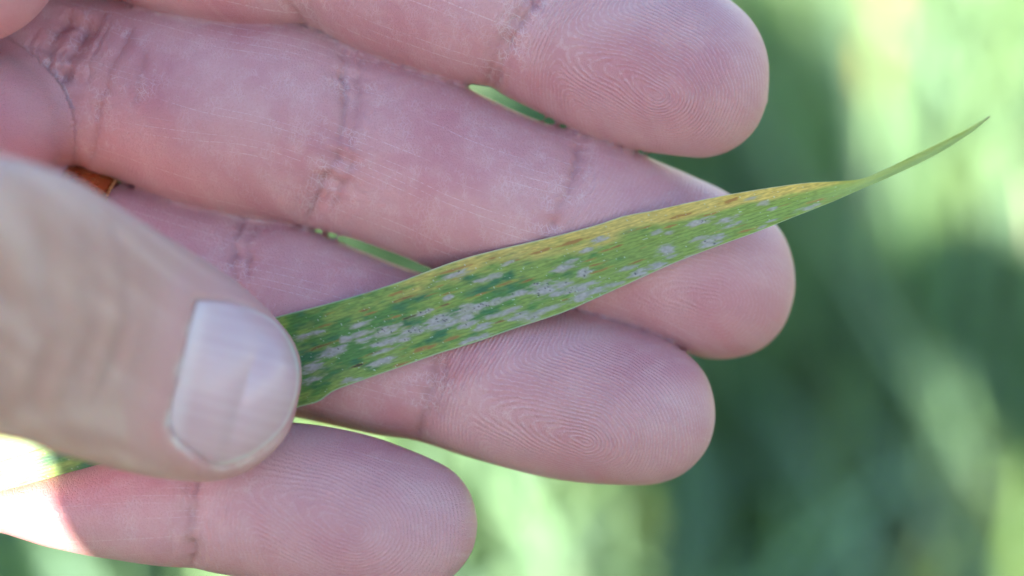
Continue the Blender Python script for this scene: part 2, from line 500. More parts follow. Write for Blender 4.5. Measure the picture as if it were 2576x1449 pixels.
def add_crease(limb, pts, depth, width, z=-3, soft=2.2, red_k=.36, dry_k=.8, dry_w=3.0):
    """pts: traced grid points across a limb"""
    global disp
    L = LIMBS[limb]; m = who == limb
    P = catmull(pts, 10); X, Y = MM(P[:, 0], P[:, 1], z)
    ps = X * L.e1[0] + Y * L.e1[1]; pa = X * L.e2[0] + Y * L.e2[1]
    o = np.argsort(pa); ps, pa = ps[o], pa[o]
    s, a = L.sa(HV[m])
    ds = s - np.interp(a, pa, ps) - .38 * fbm(a * 1.3, a * 0 + limb * 7, 5)
    fade = sstep(pa[0] - 1.5, pa[0] + .8, a) * sstep(pa[-1] + 1.5, pa[-1] - .8, a)
    k = fade * front[m]
    wob = .72 + .6 * noise2(a * .7, a * 0 + limb * 3.1, 9)
    disp[m] -= k * wob * depth * .8 * (.85 * gauss(ds, width * 1.1) + .85 * gauss(ds, width * soft * 2.0))
    for off in (-2.3, -1.2, 1.1, 2.1):                 # the lesser folds beside it
        wv = off * (1 + .3 * noise2(a * .35, a * 0 + off, 13))
        disp[m] -= k * depth * .26 * np.clip(.5 + noise2(a * .5 + off * 3, a * 0 + limb, 14), 0, 1) * gauss(ds - wv, .28)
    crease[m] = np.maximum(crease[m], red_k * k * (.6 * gauss(ds, width * 1.15) + .35 * gauss(ds, width * 3)))
    dry[m] = np.maximum(dry[m], dry_k * k * gauss(ds, dry_w))

# index
add_crease(0, [(760, 60), (735, 0), (750, -120), (800, -260)], .8, .45)
add_crease(0, [(1243, 225), (1268, 160), (1305, 85), (1345, 20), (1390, -60)], .75, .42)
add_crease(0, [(1225, 215), (1250, 150), (1290, 70), (1330, 0)], .3, .3)
add_crease(0, [(800, 75), (790, 10), (810, -80)], .3, .35)
# middle
add_crease(1, [(860, 128), (870, 190), (868, 300), (850, 400), (815, 470), (775, 548)], .65, .4)
add_crease(1, [(905, 145), (905, 250), (890, 350), (880, 440), (840, 520)], .35, .45)
add_crease(1, [(1458, 345), (1452, 400), (1425, 480), (1395, 550), (1370, 600)], .5, .5, z=-5)
add_crease(1, [(330, 70), (315, 110), (285, 180), (262, 260), (245, 330), (225, 395)], .3, .3)
add_crease(1, [(375, 140), (365, 190), (350, 260)], .18, .3)
add_crease(1, [(225, 60), (205, 110), (180, 180), (160, 240), (130, 300)], 1.3, .5, z=-6)
add_crease(1, [(180, 50), (150, 100), (140, 170)], 1.2, .5, z=-8)
add_crease(1, [(270, 40), (240, 100), (215, 160)], .3, .4, z=-8)
# ring
add_crease(2, [(600, 545), (590, 600), (588, 660), (605, 720), (625, 780)], .55, .4, z=-4)
add_crease(2, [(640, 555), (625, 620), (630, 690)], .25, .35, z=-4)
add_crease(2, [(1095, 880), (1090, 940), (1075, 1010), (1060, 1060), (1050, 1105)], .5, .5, z=-3, dry_w=4)
add_crease(2, [(1120, 900), (1115, 960), (1095, 1040)], .2, .4, z=-3)
# pinky
add_crease(3, [(500, 1190), (496, 1240), (490, 1300), (485, 1370), (480, 1425)], .75, .38, z=5, dry_k=.4)
add_crease(3, [(470, 1220), (478, 1300), (472, 1380)], .25, .3, z=5, dry_k=.3)

# flesh swells between the creases
disp += .12 * fbm(HV[:, 0] * .16, HV[:, 1] * .16, 21, 2)

# long fine lines of the phalanges are pale dry skin; strength per place
for i, (lo_x, hi_x) in enumerate(((770, 1240), (300, 1420), (620, 1080), (150, 480))):
    m = who == i
    gx = HV[m, 0] / KMM + 1288
    dry[m] = np.maximum(dry[m],   .33 * front[m] * sstep(lo_x, lo_x + 200, gx) * sstep(hi_x + 30, hi_x - 60, gx))

# ridge lines of the finger pads: a loop round a core, straight rows towards the joint
padred = np.zeros(n)
def pad(limb, core, joint_x, joint_y, pitch, z=-2, ang=0, el=4.0, amp=1.0):
    L = LIMBS[limb]; m = who == limb
    X, Y = MM(core[0], core[1], z); cs = X * L.e1[0] + Y * L.e1[1]; ca = X * L.e2[0] + Y * L.e2[1]
    s, a = L.sa(HV[m]); b = HV[m, 2]
    jx, jy = MM(joint_x, joint_y, z); js = jx * L.e1[0] + jy * L.e1[1]
    # arc length round the pad instead of the flat offset
    ac = np.interp(s, L.g, L.ac); ww = np.interp(s, L.g, L.w)
    arc = lambda q: np.interp(s, L.g, L.w) * np.arcsin(np.clip((q - ac) / np.maximum(ww, 1.5), -1, 1))
    ds = s - cs; da = arc(a) - arc(0 * s + ca)
    c_, s_ = math.cos(ang), math.sin(ang)
    x = ds * c_ + da * s_; y = -ds * s_ + da * c_
    x = x + .5 * fbm(s * .22, a * .22, 40 + limb, 2); y = y + .5 * fbm(s * .22, a * .22, 60 + limb, 2)
    rad = np.sqrt(np.where(x < 0, x / el, x) ** 2 + y ** 2 + .02)
    rows = (s - js) * .9 - 1.5 + 1.2 * np.cos(da * .22)
    k = 1.4
    h = np.clip(.5 + .5 * (rad - (rows + 0)) / k, 0, 1)
    ph = rad * (1 - h) + rows * h - k * h * (1 - h)
    phase[m] = ph / pitch
    padred[m] = gauss(np.sqrt((ds * .8 + 1.5) ** 2 + (da * 1.1) ** 2), 6.0) * front[m]
    ridge[m] = amp * front[m] * sstep(.3, 3.0, L.stip - s) * sstep(js - 1, js + 3, s) * (1 - .5 * sstep(.3, 1.0, np.abs(a - ac) / np.maximum(ww, .5)))

pad(0, (1655, 240), 1300, 130, .42, -1, -.15)
pad(1, (1800, 760), 1420, 480, .48, -5, .1, amp=.55)
pad(2, (1480, 1115), 1080, 1000, .42, -1, -.1)
pad(3, (900, 1330), 490, 1300, .46, 5, -.25, amp=.6)

dors = np.zeros(n)
tm = who == 4
dors[tm] = sstep(-.5, .1, HN[tm, 2])
dors[who < 4] = sstep(.1, -.4, HN[who < 4, 2])

# thumb: knuckle folds across the back of the joint and the fold round the nail
def thumb_fold(pts, depth, width, z):
    global disp
    P = catmull(pts, 12); X, Y = MM(P[:, 0], P[:, 1], z)
    o = np.argsort(Y); X, Y = X[o], Y[o]
    q = HV[tm]
    dx = q[:, 0] - np.interp(q[:, 1], Y, X)
    fade = sstep(Y[0] - 3, Y[0] + 1, q[:, 1]) * sstep(Y[-1] + 3, Y[-1] - 1, q[:, 1]) * sstep(0, .4, HN[tm, 2])
    depth *= .38
    disp[tm] -= depth * fade * (.7 + .6 * noise2(q[:, 1] * .25, q[:, 1] * 0 + width * 9, 12)) * (gauss(dx, width) - .35 * gauss(dx - width * 1.6, width) - .35 * gauss(dx + width * 1.6, width))
    crease[tm] = np.maximum(crease[tm], .15 * fade * gauss(dx, width * 1.2))
for pts, dp, wd, z in (([(160, 560), (175, 700), (160, 850), (120, 980)], .9, .8, 54), ([(235, 560), (262, 650), (270, 760), (235, 900), (190, 1010)], .7, .7, 48),
                       ([(70, 560), (80, 720), (60, 900), (20, 1020)], .8, .9, 56), ([(300, 640), (310, 720), (300, 800)], .3, .6, 44), ([(-30, 600), (-20, 800), (-40, 950)], .8, .9, 58)):
    thumb_fold(pts, dp, wd, z)

NAIL = np.array([(496, 757), (550, 758), (620, 772), (684, 803), (724, 848), (748, 905), (752, 952), (743, 1008), (720, 1064), (684, 1106), (640, 1140), (596, 1160), (560, 1170), (528, 1164),
                 (488, 1140), (448, 1106), (424, 1064), (430, 1018), (447, 945), (470, 850)], float)
def thumb_z(gx, gy, it=4):
    z = np.full(np.shape(gx), 18.0)
    for _ in range(it):
        X, Y = MM(gx, gy, z); z = np.maximum(THUMB.zfront(X, Y), -20) * .7 + z * .3 if _ else THUMB.zfront(X, Y)
        z = np.where(z < -50, 10, z)
    return z
nc = catmull(np.vstack([NAIL, NAIL[:1]]), 8)[:-1]
zn = thumb_z(nc[:, 0], nc[:, 1])
NX, NY = MM(nc[:, 0], nc[:, 1], zn)
# signed distance of thumb vertices to the nail outline (in plan)
q = HV[tm][:, :2]
dist = np.full(len(q), 99.); inside = np.zeros(len(q), bool)
near = np.where((q[:, 0] > NX.min() - 4) & (q[:, 0] < NX.max() + 4) & (HN[tm, 2] > -.2))[0]
dd = np.sqrt(((q[near, None, 0] - NX[None]) ** 2 + (q[near, None, 1] - NY[None]) ** 2)).min(1)
ins = np.zeros(len(near), bool)
for i in range(len(NX)):
    x0, y0, x1, y1 = NX[i - 1], NY[i - 1], NX[i], NY[i]
    c = ((y0 > q[near, 1]) != (y1 > q[near, 1])) & (q[near, 0] < (x1 - x0) * (q[near, 1] - y0) / (y1 - y0 + 1e-12) + x0)
    ins ^= c
dist[near] = np.where(ins, -dd, dd)
prox = sstep(-33.5, -36.5, q[:, 0])            # fold is strong at the root and sides, absent at the free edge
foldm = np.clip(prox + sstep(-12, -18, q[:, 1]) * .5, 0, 1)
disp[tm] += .55 * foldm * gauss(np.clip(dist - .9, 0, None), 1.6) * (dist > -.4) - .6 * sstep(.6, -.5, dist)
ndry = foldm * gauss(dist - .30, .42)
cut = np.zeros(n); cut[tm] = np.clip(ndry * (.45 + 1.1 * fbm(q[:, 0] * .7, q[:, 1] * .7, 15)), 0, 1)
red_t = np.zeros(n); red_t[tm] = gauss(np.clip(dist, 0, None), 4.5)

HV = HV + HN * disp[:, None]
dors = dors * (1 - .7 * red_t)
red = .25 + .25 * fbm(HV[:, 0] * .11 + 3, HV[:, 1] * .11, 77, 3) + .75 * padred

# ------------------------------------------------------------------ skin
m_skin, n_, l_, b_ = new_mat('skin'); T = NT(m_skin)
suv = T.attr('suv').outputs['Vector']
msk = T.attr('mask').outputs['Color']; ms2 = T.attr('mask2').outputs['Color']
mr, mg, mb = T.sep(msk)[0:3]; ar, ag, ab = T.sep(ms2)[0:3]
ph = T.attr('phase').outputs['Fac']
obj = n_.new('ShaderNodeTexCoord').outputs['Object']
objmm = T.vmul(obj, (1000, 1000, 1000))
fld = T.sep(T.attr('field').outputs['Color']); n1, n2 = fld[0], fld[1]; n3 = T.noise(objmm, 3.5, 2, .6)
palm = T.mix(T.ramp(n1, .15, .9), (.64, .37, .36, 1), (.54, .235, .25, 1))
palm = T.mix(T.math('MULTIPLY', T.ramp(n2, .42, .72), .22), palm, (.68, .44, .42, 1))
palm = T.mix(T.math('MULTIPLY', ar, .4), palm, (.50, .18, .20, 1))
mott = T.math('MULTIPLY', T.ramp(n3, .4, .75), .22)
palm = T.mix(mott, palm, (.50, .21, .20, 1))
tan = T.mix(T.ramp(n2, .3, .7), (.66, .465, .39, 1), (.57, .36, .295, 1))
col = T.mix(ab, palm, tan)
col = T.mix(mr, col, (.34, .12, .11, 1))
col = T.mix(T.math('MULTIPLY', fld[2], T.ramp(n3, .3, .55)), col, (.80, .76, .68, 1))
# pale lines: ridge tops, net of dry skin, long straight lines
sx, sy, sz = T.sep(suv)[0:3]
f2 = T.sep(T.attr('field2').outputs['Vector']); wob, nbr, lw = f2[0], f2[1], f2[2]; lmk = T.attr('longmask').outputs['Fac']
rs = T.math('SINE', T.math('MULTIPLY', T.math('ADD', ph, wob), 2 * math.pi))
rline = T.ramp(rs, .25, .95)
rbreak = T.ramp(T.noise(objmm, 2.2, 3, .6), .35, .6)
rline = T.math('MULTIPLY', T.math('MULTIPLY', rline, rbreak), mb)
net1 = T.ramp(T.vor(T.vadd(T.vmul(suv, (1.0, 1.0, 1)), T.vmul(T.comb(wob, wob, 0), (1.6, 1.6, 1))), 1.05), .06, .012)
net2 = T.ramp(T.vor(T.vmul(suv, (1.6, .9, 1)), 1.7), .07, .015)
net = T.math('MULTIPLY', T.math('MAXIMUM', net1, T.math('MULTIPLY', net2, .7)), T.math('MULTIPLY', nbr, mg))
lsaw = T.math('ABSOLUTE', T.math('SUBTRACT', T.math('FRACT', T.math('MULTIPLY', lw, 1.05)), .5))
lline = T.math('MULTIPLY', T.math('MULTIPLY', T.ramp(lsaw, .085, .0), lmk), ag)
tsaw = T.math('SINE', T.math('MULTIPLY', T.math('ADD', sx, T.math('MULTIPLY', wob, .9)), 2 * math.pi / .55))
tline = T.math('MULTIPLY', T.math('MULTIPLY', T.ramp(tsaw, .35, .95), rbreak), T.math('MULTIPLY', ag, T.math('MULTIPLY', nbr, .22)))
speck = T.math('MULTIPLY', T.ramp(T.noise(objmm, 9, 2, .5), .73, .78), T.math('ADD', .12, mg))
pale = T.math('MAXIMUM', T.math('MAXIMUM', T.math('MULTIPLY', rline, .28), T.math('MULTIPLY', net, .75)), T.math('MAXIMUM', T.math('MULTIPLY', T.math('MULTIPLY', lline, rbreak), .65), T.math('MAXIMUM', tline, speck)), clamp=True)
col = T.mix(T.math('MULTIPLY', pale, .62), col, (.80, .69, .69, 1))
l_.new(col, b_.inputs['Base Color'])
b_.inputs['Subsurface Weight'].default_value = .55
b_.inputs['Subsurface Radius'].default_value = (1.0, .34, .20)
b_.inputs['Subsurface Scale'].default_value = .0022
b_.inputs['Roughness'].default_value = .40
b_.inputs['Specular IOR Level'].default_value = .5
rs2 = T.math('SINE', T.math('MULTIPLY', ph, 2 * math.pi))
hgt = T.math('ADD', T.math('MULTIPLY', T.math('MULTIPLY', rs2, mb), .42), T.math('MULTIPLY', n3, .9))
hgt = T.math('SUBTRACT', hgt, T.math('MULTIPLY', T.ramp(T.vor(suv, 2.3), .12, 0), .35))
l_.new(T.bump(hgt, .00009, 1.0), b_.inputs['Normal'])

person = tag(link(bpy.data.objects.new('person', None)), 'bare left hand of a person, palm side shown, thumb pressing a leaf onto the fingers', 'person')
person.matrix_world = HAND_M
hand = np_mesh('hand', HV * .001, HQ, m_skin, person)
attr(hand, 'suv', 'FLOAT_VECTOR', np.column_stack([S + who * 40, A + who * 3.7, who * 0 + .5]))
attr(hand, 'phase', 'FLOAT', phase)
fx_, fy_ = HV[:, 0] + .6 * HV[:, 2], HV[:, 1] - .5 * HV[:, 2]
attr(hand, 'field', 'FLOAT_COLOR', np.column_stack([.5 + .5 * fbm(fx_ * .12, fy_ * .12, 101, 3), .5 + .5 * fbm(fx_ * .6, fy_ * .6, 111, 4), cut, np.ones(n)]))
attr(hand, 'field2', 'FLOAT_VECTOR', np.column_stack([.35 * fbm(fx_ * 1.3, fy_ * 1.3, 121, 2), sstep(-.12, .3, fbm(fx_ * .8, fy_ * .8, 131, 3)), A + who * 3.7 + 1.5 * fbm(S * .045 + who * 9, A * .22, 141, 1)]))
attr(hand, 'longmask', 'FLOAT', sstep(-.15, .3, fbm(S * .07 + who * 5, A * .8, 151, 2)))
attr(hand, 'mask', 'FLOAT_COLOR', np.column_stack([np.clip(crease, 0, 1) * .8, np.clip(dry, 0, 1), np.clip(ridge, 0, 1), np.ones(n)]))
line = np.zeros(n)
for i in range(4):
    mm_ = who == i
    line[mm_] = front[mm_] * (1 - np.clip(ridge[mm_] * 1.4, 0, 1)) * sstep(-58, -50, HV[mm_, 0])
attr(hand, 'mask2', 'FLOAT_COLOR', np.column_stack([np.clip(red, 0, 1), line, dors, np.ones(n)]))

# thumbnail plate
m_nail, n_, l_, b_ = new_mat('nail_plate'); T = NT(m_nail)
na = T.sep(T.attr('edge').outputs['Color'])
uvn = T.attr('suv').outputs['Vector']
streak = T.noise(T.vmul(uvn, (.08, 1.3, 0)), 1.0, 3)
c1 = T.mix(T.ramp(streak, .3, .75), (.57, .38, .39, 1), (.61, .44, .445, 1))
c1 = T.mix(na[1], c1, (.70, .60, .60, 1))
c1 = T.mix(T.math('MULTIPLY', na[0], .75), c1, (.72, .68, .60, 1))
l_.new(c1, b_.inputs['Base Color'])
b_.inputs['Roughness'].default_value = .3; b_.inputs['Coat Weight'].default_value = .5; b_.inputs['Coat Roughness'].default_value = .22
b_.inputs['Subsurface Weight'].default_value = .3; b_.inputs['Subsurface Scale'].default_value = .0008
l_.new(T.bump(streak, .00012, .5), b_.inputs['Normal'])
cen = np.array([598., 962.]); K = 40
rings = np.linspace(0.02, 1, K + 1)[1:]
gp = cen + (nc[None] - cen) * rings[:, None, None]
zz = thumb_z(gp[..., 0], gp[..., 1])
for _ in range(6):                              # the plate is smoother than the flesh
    zz = (zz + np.roll(zz, 1, 1) + np.roll(zz, -1, 1)) / 3
X, Y = MM(gp[..., 0], gp[..., 1], zz)
rise = .28 + .45 * (1 - rings[:, None] ** 2) - .3 * rings[:, None] ** 30 * np.ones_like(zz) * sstep(-30, -36, X) 
Vn = np.stack([X, Y, zz + rise], -1)
zc0 = Vn[0, :, 2].mean(); cx0, cy0 = MM(cen[0], cen[1], zc0)
m_ = len(nc)
verts = np.vstack([[(cx0, cy0, zc0)], Vn.reshape(-1, 3), Vn[-1] - np.array([0, 0, .9])])
fq = []
for r in range(K):
    a0 = 1 + r * m_; a1 = a0 + m_
    j = np.arange(m_); k = (j + 1) % m_
    fq.append(np.stack([a0 + j, a1 + j, a1 + k, a0 + k], -1))
j = np.arange(0, m_, 2); fq.append(np.stack([0 * j, 1 + j, 2 + j, 1 + (j + 2) % m_], -1))
fq = np.vstack(fq)
nail = np_mesh('thumbnail', verts * .001, fq[:, ::-1], m_nail, person)
me = nail.data
nx = Vn[..., 0]; ny = Vn[..., 1]
free = sstep(-38.5, -34.5, nc[:, 0] * 0 + NX) * 1.0          # the free edge runs round the tip
free = sstep(600, 690, nc[:, 0]) + sstep(1100, 1150, nc[:, 1]) * sstep(540, 560, nc[:, 0])
free = np.clip(free, 0, 1)
dedge = np.linalg.norm(Vn - Vn[-1][None], axis=-1)
e_free = free[None] * sstep(.95, .5, dedge)
lun = sstep(2.2, .2, np.abs(gp[..., 0] - (470 - (gp[..., 1] - 900) * .2)) * .047) * .6
ed = np.zeros((len(verts), 4)); ed[:, 3] = 1
ed[1:1 + K * m_, 0] = e_free.ravel(); ed[1 + K * m_:, 0] = free; ed[1:1 + K * m_, 1] = lun.ravel()
attr(nail, 'edge', 'FLOAT_COLOR', ed)
attr(nail, 'suv', 'FLOAT_VECTOR', verts @ np.array([[math.cos(-.3), -math.sin(-.3), 0], [math.sin(-.3), math.cos(-.3), 0], [0, 0, 1]]))
tag(nail, 'short thumbnail with pale free edge')

# ------------------------------------------------------------------ the wheat leaf between thumb and fingers
UP = [(-420, 1165), (-200, 1105), (100, 1010), (400, 893), (695, 797), (800, 770), (900, 742), (1000, 710), (1060, 688), (1150, 655), (1250, 628), (1350, 605), (1450, 580), (1510, 563), (1570, 543), (1640, 530), (1730, 510), (1830, 490), (1930, 473),
      (2030, 460), (2100, 456), (2165, 450), (2230, 424), (2300, 389), (2370, 354), (2430, 324), (2468, 302), (2490, 291)]
LOW = [(-420, 1395), (-200, 1340), (60, 1262), (300, 1186), (520, 1105), (750, 1025), (800, 1011), (838, 985), (900, 961), (1000, 926), (1100, 891), (1200, 860), (1300, 825), (1420, 785), (1500, 750), (1600, 705), (1700, 660), (1800, 621), (1900, 585),
       (2000, 545), (2100, 505), (2180, 470), (2250, 440), (2330, 404), (2400, 365), (2455, 327), (2480, 305), (2494, 292)]
LT = math.radians(17.6)
le1 = np.array([math.cos(LT), -math.sin(LT)]); le2 = np.array([-math.sin(LT), -math.cos(LT)])   # grid y runs down
def lsa(P): P = np.asarray(P, float); return P @ le1, P @ le2
us, ua = lsa(catmull(UP)); ls, la = lsa(catmull(LOW))
NU, NV = 1150, 96
s0 = max(us[0], ls[0]); s1 = min(us[-1], ls[-1])
sg = np.linspace(s0, s1, NU)
u_ = np.interp(sg, np.maximum.accumulate(us), ua); lo_ = np.interp(sg, np.maximum.accumulate(ls), la)
thin = np.interp(sg * le1[0], [1900, 2080, 2400], [1, .78, .6]); mid_ = (u_ + lo_) / 2; hw_ = np.maximum((u_ - lo_) / 2 * thin, 1.5); u_ = mid_ + hw_; lo_ = mid_ - hw_
v = np.linspace(-1, 1, NV)
AA = (u_ + lo_)[:, None] / 2 + (u_ - lo_)[:, None] / 2 * v[None]
GX = sg[:, None] * le1[0] + AA * le2[0]; GY = sg[:, None] * le1[1] + AA * le2[1]
X, Y = MM(GX, GY, 1.0)
hz = np.max([L.zfront(X, Y) for L in (INDEX, MIDDLE, RING)], 0).max(1)
gxm = GX.mean(1)
# resting line: over the fingers, off behind the little finger, rising free at the tip
hz = np.where(gxm < 520, np.interp(gxm, [-500, 100, 520], [-22, -9, 0]), hz)
hz = np.where(gxm > 1830, np.interp(gxm, [1830, 2050, 2200, 2500], [0, 1.0, 3.0, 8.0]), np.maximum(hz, -1.0))
ker = 90
mx = np.array([hz[max(0, i - 30):i + 31].max() if gxm[i] > 520 else hz[i] for i in range(NU)])
zl = np.convolve(np.pad(mx, ker, 'edge'), np.hanning(2 * ker + 1) / np.hanning(2 * ker + 1).sum(), 'valid') + .4
half = (u_ - lo_) / 2 * KMM
foldk = np.interp(gxm, [0, 1700, 2050, 2200, 2500], [.10, .12, .3, .45, .4])
ZL = zl[:, None] + foldk[:, None] * half[:, None] * (np.abs(v)[None] ** 1.6 - .2) * np.where(v > 0, .55, 1)[None]
ZL = ZL + .12 * fbm(sg[:, None] * .012 + 0 * v, AA * .012, 3)
# margins ripple a little
ripp = .18 * noise2(sg[:, None] * .02 + 0 * v, np.sign(v)[None] * 5 + 0 * sg[:, None], 8) * np.abs(v)[None] ** 4
X, Y = MM(GX, GY, ZL)
ZL = ZL + ripp
# colour fields, in mm along / across
um = sg[:, None] * KMM + 0 * v[None]; vm = AA * KMM
gn = lambda a, b, seed, o=3: fbm(um * a, vm * b, seed, o)
green = np.array([.10, .25, .05]); dark = np.array([.045, .17, .07]); lime = np.array([.26, .36, .07]); yel = np.array([.74, .52, .15])
def lerp(c, d, k): return c + (np.asarray(d) - c) * k[..., None]
col = np.broadcast_to(green, um.shape + (3,)).copy()
col = lerp(col, dark, sstep(-.05, .45, gn(.35, .9, 11)) * .9)
vv = v[None] + 0 * um
yk = np.interp(GX, [700, 1000, 1300, 1500, 1750, 2100, 2300], [.05, .15, .26, .46, .7, .85, .8])
limek = sstep(.42, -.2, gn(.45, 1.3, 23) * .75 + .45 - yk * 1.25 - .30 * sstep(.2, .95, np.abs(vv)))
col = lerp(col, lime, np.clip(limek, 0, 1) * .95)
up_y = sstep(-.05, .9, vv) * np.interp(GX, [900, 1050, 1500, 1800, 2050, 2200], [.15, .5, .85, 1.15, 1.0, .35])
yk2 = sstep(.25, .75, up_y + .35 * gn(.3, 1.0, 31))
col = lerp(col, yel, np.clip(yk2, 0, 1) * .7)
lobr = sstep(.75, 1, -vv) * np.interp(GX, [1500, 1900], [.2, .7])
col = lerp(col, (.30, .38, .06), np.clip(lobr, 0, 1))
# veins
vein = .5 + .5 * np.sin(vm * 2 * np.pi / .42 + .6 * gn(.1, .3, 5))
col = col * (1 - .16 * (vein ** 3)[..., None])
col = col * (1 + .22 * noise2(um * 2.2, vm * 13, 19))[..., None]
hgt = .012 * vein
# lesions traced from the leaf: (x, y, length, width, spots)
Z5 = [(330,1050,130,70,9),(200,1105,100,40,0),(400,1015,60,30,0),(345,1130,170,45,1),(555,1040,140,65,8),(480,1110,60,40,2),(130,1080,120,40,0),(40,1110,60,50,0),(750,975,130,90,11),(740,1020,100,40,0),(860,980,120,40,0),
      (945,900,100,90,7),(1050,865,160,50,6),(935,960,70,60,1),(960,1000,120,40,1),(1180,825,60,40,4),(1240,805,100,30,1),(1330,770,100,35,1),(1245,905,190,35,0),(1170,935,60,30,0),(1520,735,130,90,9),(1470,700,60,40,2),
      (1670,700,90,50,1),(1640,765,110,40,0),(1830,615,70,60,3),(1740,740,70,50,5),(1850,700,160,40,0),(1800,740,60,60,0),(1900,750,150,50,0),(1810,800,90,60,0),(1420,940,130,60,2),(1330,945,100,50,1),(1570,880,180,30,0),
      (1080,1010,100,40,0),(1000,1110,150,40,0),(1140,640,100,32,0),(1060,665,80,40,0),(850,625,130,40,2),(1270,535,70,25,0),(1680,570,110,50,0),(1740,520,60,30,0),(1860,440,90,40,0),(1940,365,80,40,0),(2450,440,90,70,0),
      (2390,560,90,50,0),(2470,570,80,50,1),(2240,620,110,50,3),(2270,650,70,30,0),(2060,700,120,30,0),(2380,300,60,30,0),(2470,310,50,25,0),(2490,490,70,25,0),(2150,580,100,30,0),(310,1275,140,50,0),(130,1000,90,40,0),
      (340,1195,120,25,0),(50,1420,80,30,0),(120,1415,70,25,0),(620,915,130,40,4),(810,800,50,40,0)]
Z6 = [(130,225,110,50,3),(330,205,90,40,0),(360,255,110,35,0),(215,375,120,70,3),(270,340,70,40,0),(120,350,80,30,0),(610,85,60,30,0),(680,130,40,25,0),(960,115,120,30,0),(600,265,60,25,0),(670,220,60,20,0),(55,495,60,30,0),(530,45,60,30,0)]
Z4 = [(2300,1090,110,40,0),(2400,1060,60,40,0),(2520,1200,120,60,1),(2360,1320,100,60,0),(2350,1420,100,40,0)]
LES = [(x / 3 + 858.7, y / 3 + 483, a / 3, b / 3, k) for x, y, a, b, k in Z5] + [(x / 3 + 1717, y / 3 + 483, a / 3, b / 3, k) for x, y, a, b, k in Z6] + [(x / 3, y / 3 + 483, a / 3, b / 3, k) for x, y, a, b, k in Z4]
B5 = [(205,755,50,25,1),(430,760,70,30,0),(480,800,80,25,.4),(170,895,50,20,.4),(220,915,50,20,0),(400,945,60,25,0),(520,945,90,25,1),(690,890,60,20,.8),(130,1305,50,35,1),(860,585,140,30,0),(1230,695,120,30,.2),(1400,670,50,25,.3),(1130,500,60,25,0),
      (1320,515,60,25,0),(1510,445,90,30,0),(1760,375,130,50,0),(2080,410,50,20,.2),(1990,445,60,20,0),(2230,525,60,25,.2),(1930,545,60,25,.1),(1870,515,40,20,0),(1960,590,80,25,0),(610,1185,120,40,0),(840,1105,70,35,0),(450,1300,70,25,0),
      (1195,980,50,20,.4),(1060,770,100,25,0),(680,775,40,18,.2),(740,710,60,18,0),(790,770,60,25,.2),(2540,180,90,40,.1),(2480,260,50,20,0),(2320,260,40,20,0),(1700,810,40,15,.2),(15,1110,40,30,1),(790,850,40,20,.6),(300,1200,120,20,.7)]
B6 = [(370,60,80,60,0),(30,170,70,30,0),(220,165,70,25,0),(1000,70,80,25,0),(480,290,60,25,0)]
B4 = [(2480,920,40,20,.7),(2420,1165,110,30,.6),(2450,1010,70,25,.2)]
BRN = [(x / 3 + 858.7, y / 3 + 483, a / 3, b / 3, k) for x, y, a, b, k in B5] + [(x / 3 + 1717, y / 3 + 483, a / 3, b / 3, k) for x, y, a, b, k in B6] + [(x / 3, y / 3 + 483, a / 3, b / 3, k) for x, y, a, b, k in B4]
def blot(cx, cy, ln, wd, seed, soft=.35):
    s, a = lsa((cx, cy))
    ds = (sg[:, None] - s) / (ln * (.72 if seed < 200 else .9)); da = (AA - a) / (wd * (.46 if seed < 200 else .28))
    i0, i1 = np.searchsorted(sg, [s - ln * 1.6, s + ln * 1.6]); i0 = max(0, i0); i1 = min(NU, i1)
    ds = ds[i0:i1]; da = da[i0:i1]
    nn = fbm(um[i0:i1] * 1.1 + seed, vm[i0:i1] * 4.6 + seed * 1.7, 90 + seed % 5, 3)
    r = np.sqrt(ds ** 2 + da ** 2) + .95 * nn
    return i0, i1, r
R2 = random.Random(4)
for j, (x, y, a, b, k) in enumerate(BRN):
    i0, i1, r = blot(x, y, a, b, j + 200)
    if i1 - i0 < 2: continue
    col[i0:i1] = lerp(col[i0:i1], (.42, .30, .05), sstep(1.9, .8, r) * .45)
    c0 = np.array([.36, .17, .05]) * (1 - k) + np.array([.03, .018, .012]) * k
    col[i0:i1] = lerp(col[i0:i1], c0, sstep(1.1, .55, r) * .85)
for j in range(46):                                              # loose orange flecks
    i = R2.randrange(350, 1000); q = R2.uniform(-.9, .95)
    x = sg[i] * le1[0] + ((u_[i] + lo_[i]) / 2 + (u_[i] - lo_[i]) / 2 * q) * le2[0]; y = sg[i] * le1[1] + ((u_[i] + lo_[i]) / 2 + (u_[i] - lo_[i]) / 2 * q) * le2[1]
    i0, i1, r = blot(x, y, R2.uniform(12, 34), R2.uniform(2.2, 4), j + 400)
    if i1 - i0 < 2: continue
    col[i0:i1] = lerp(col[i0:i1], (.40, .22, .05), sstep(1.1, .5, r) * .6)
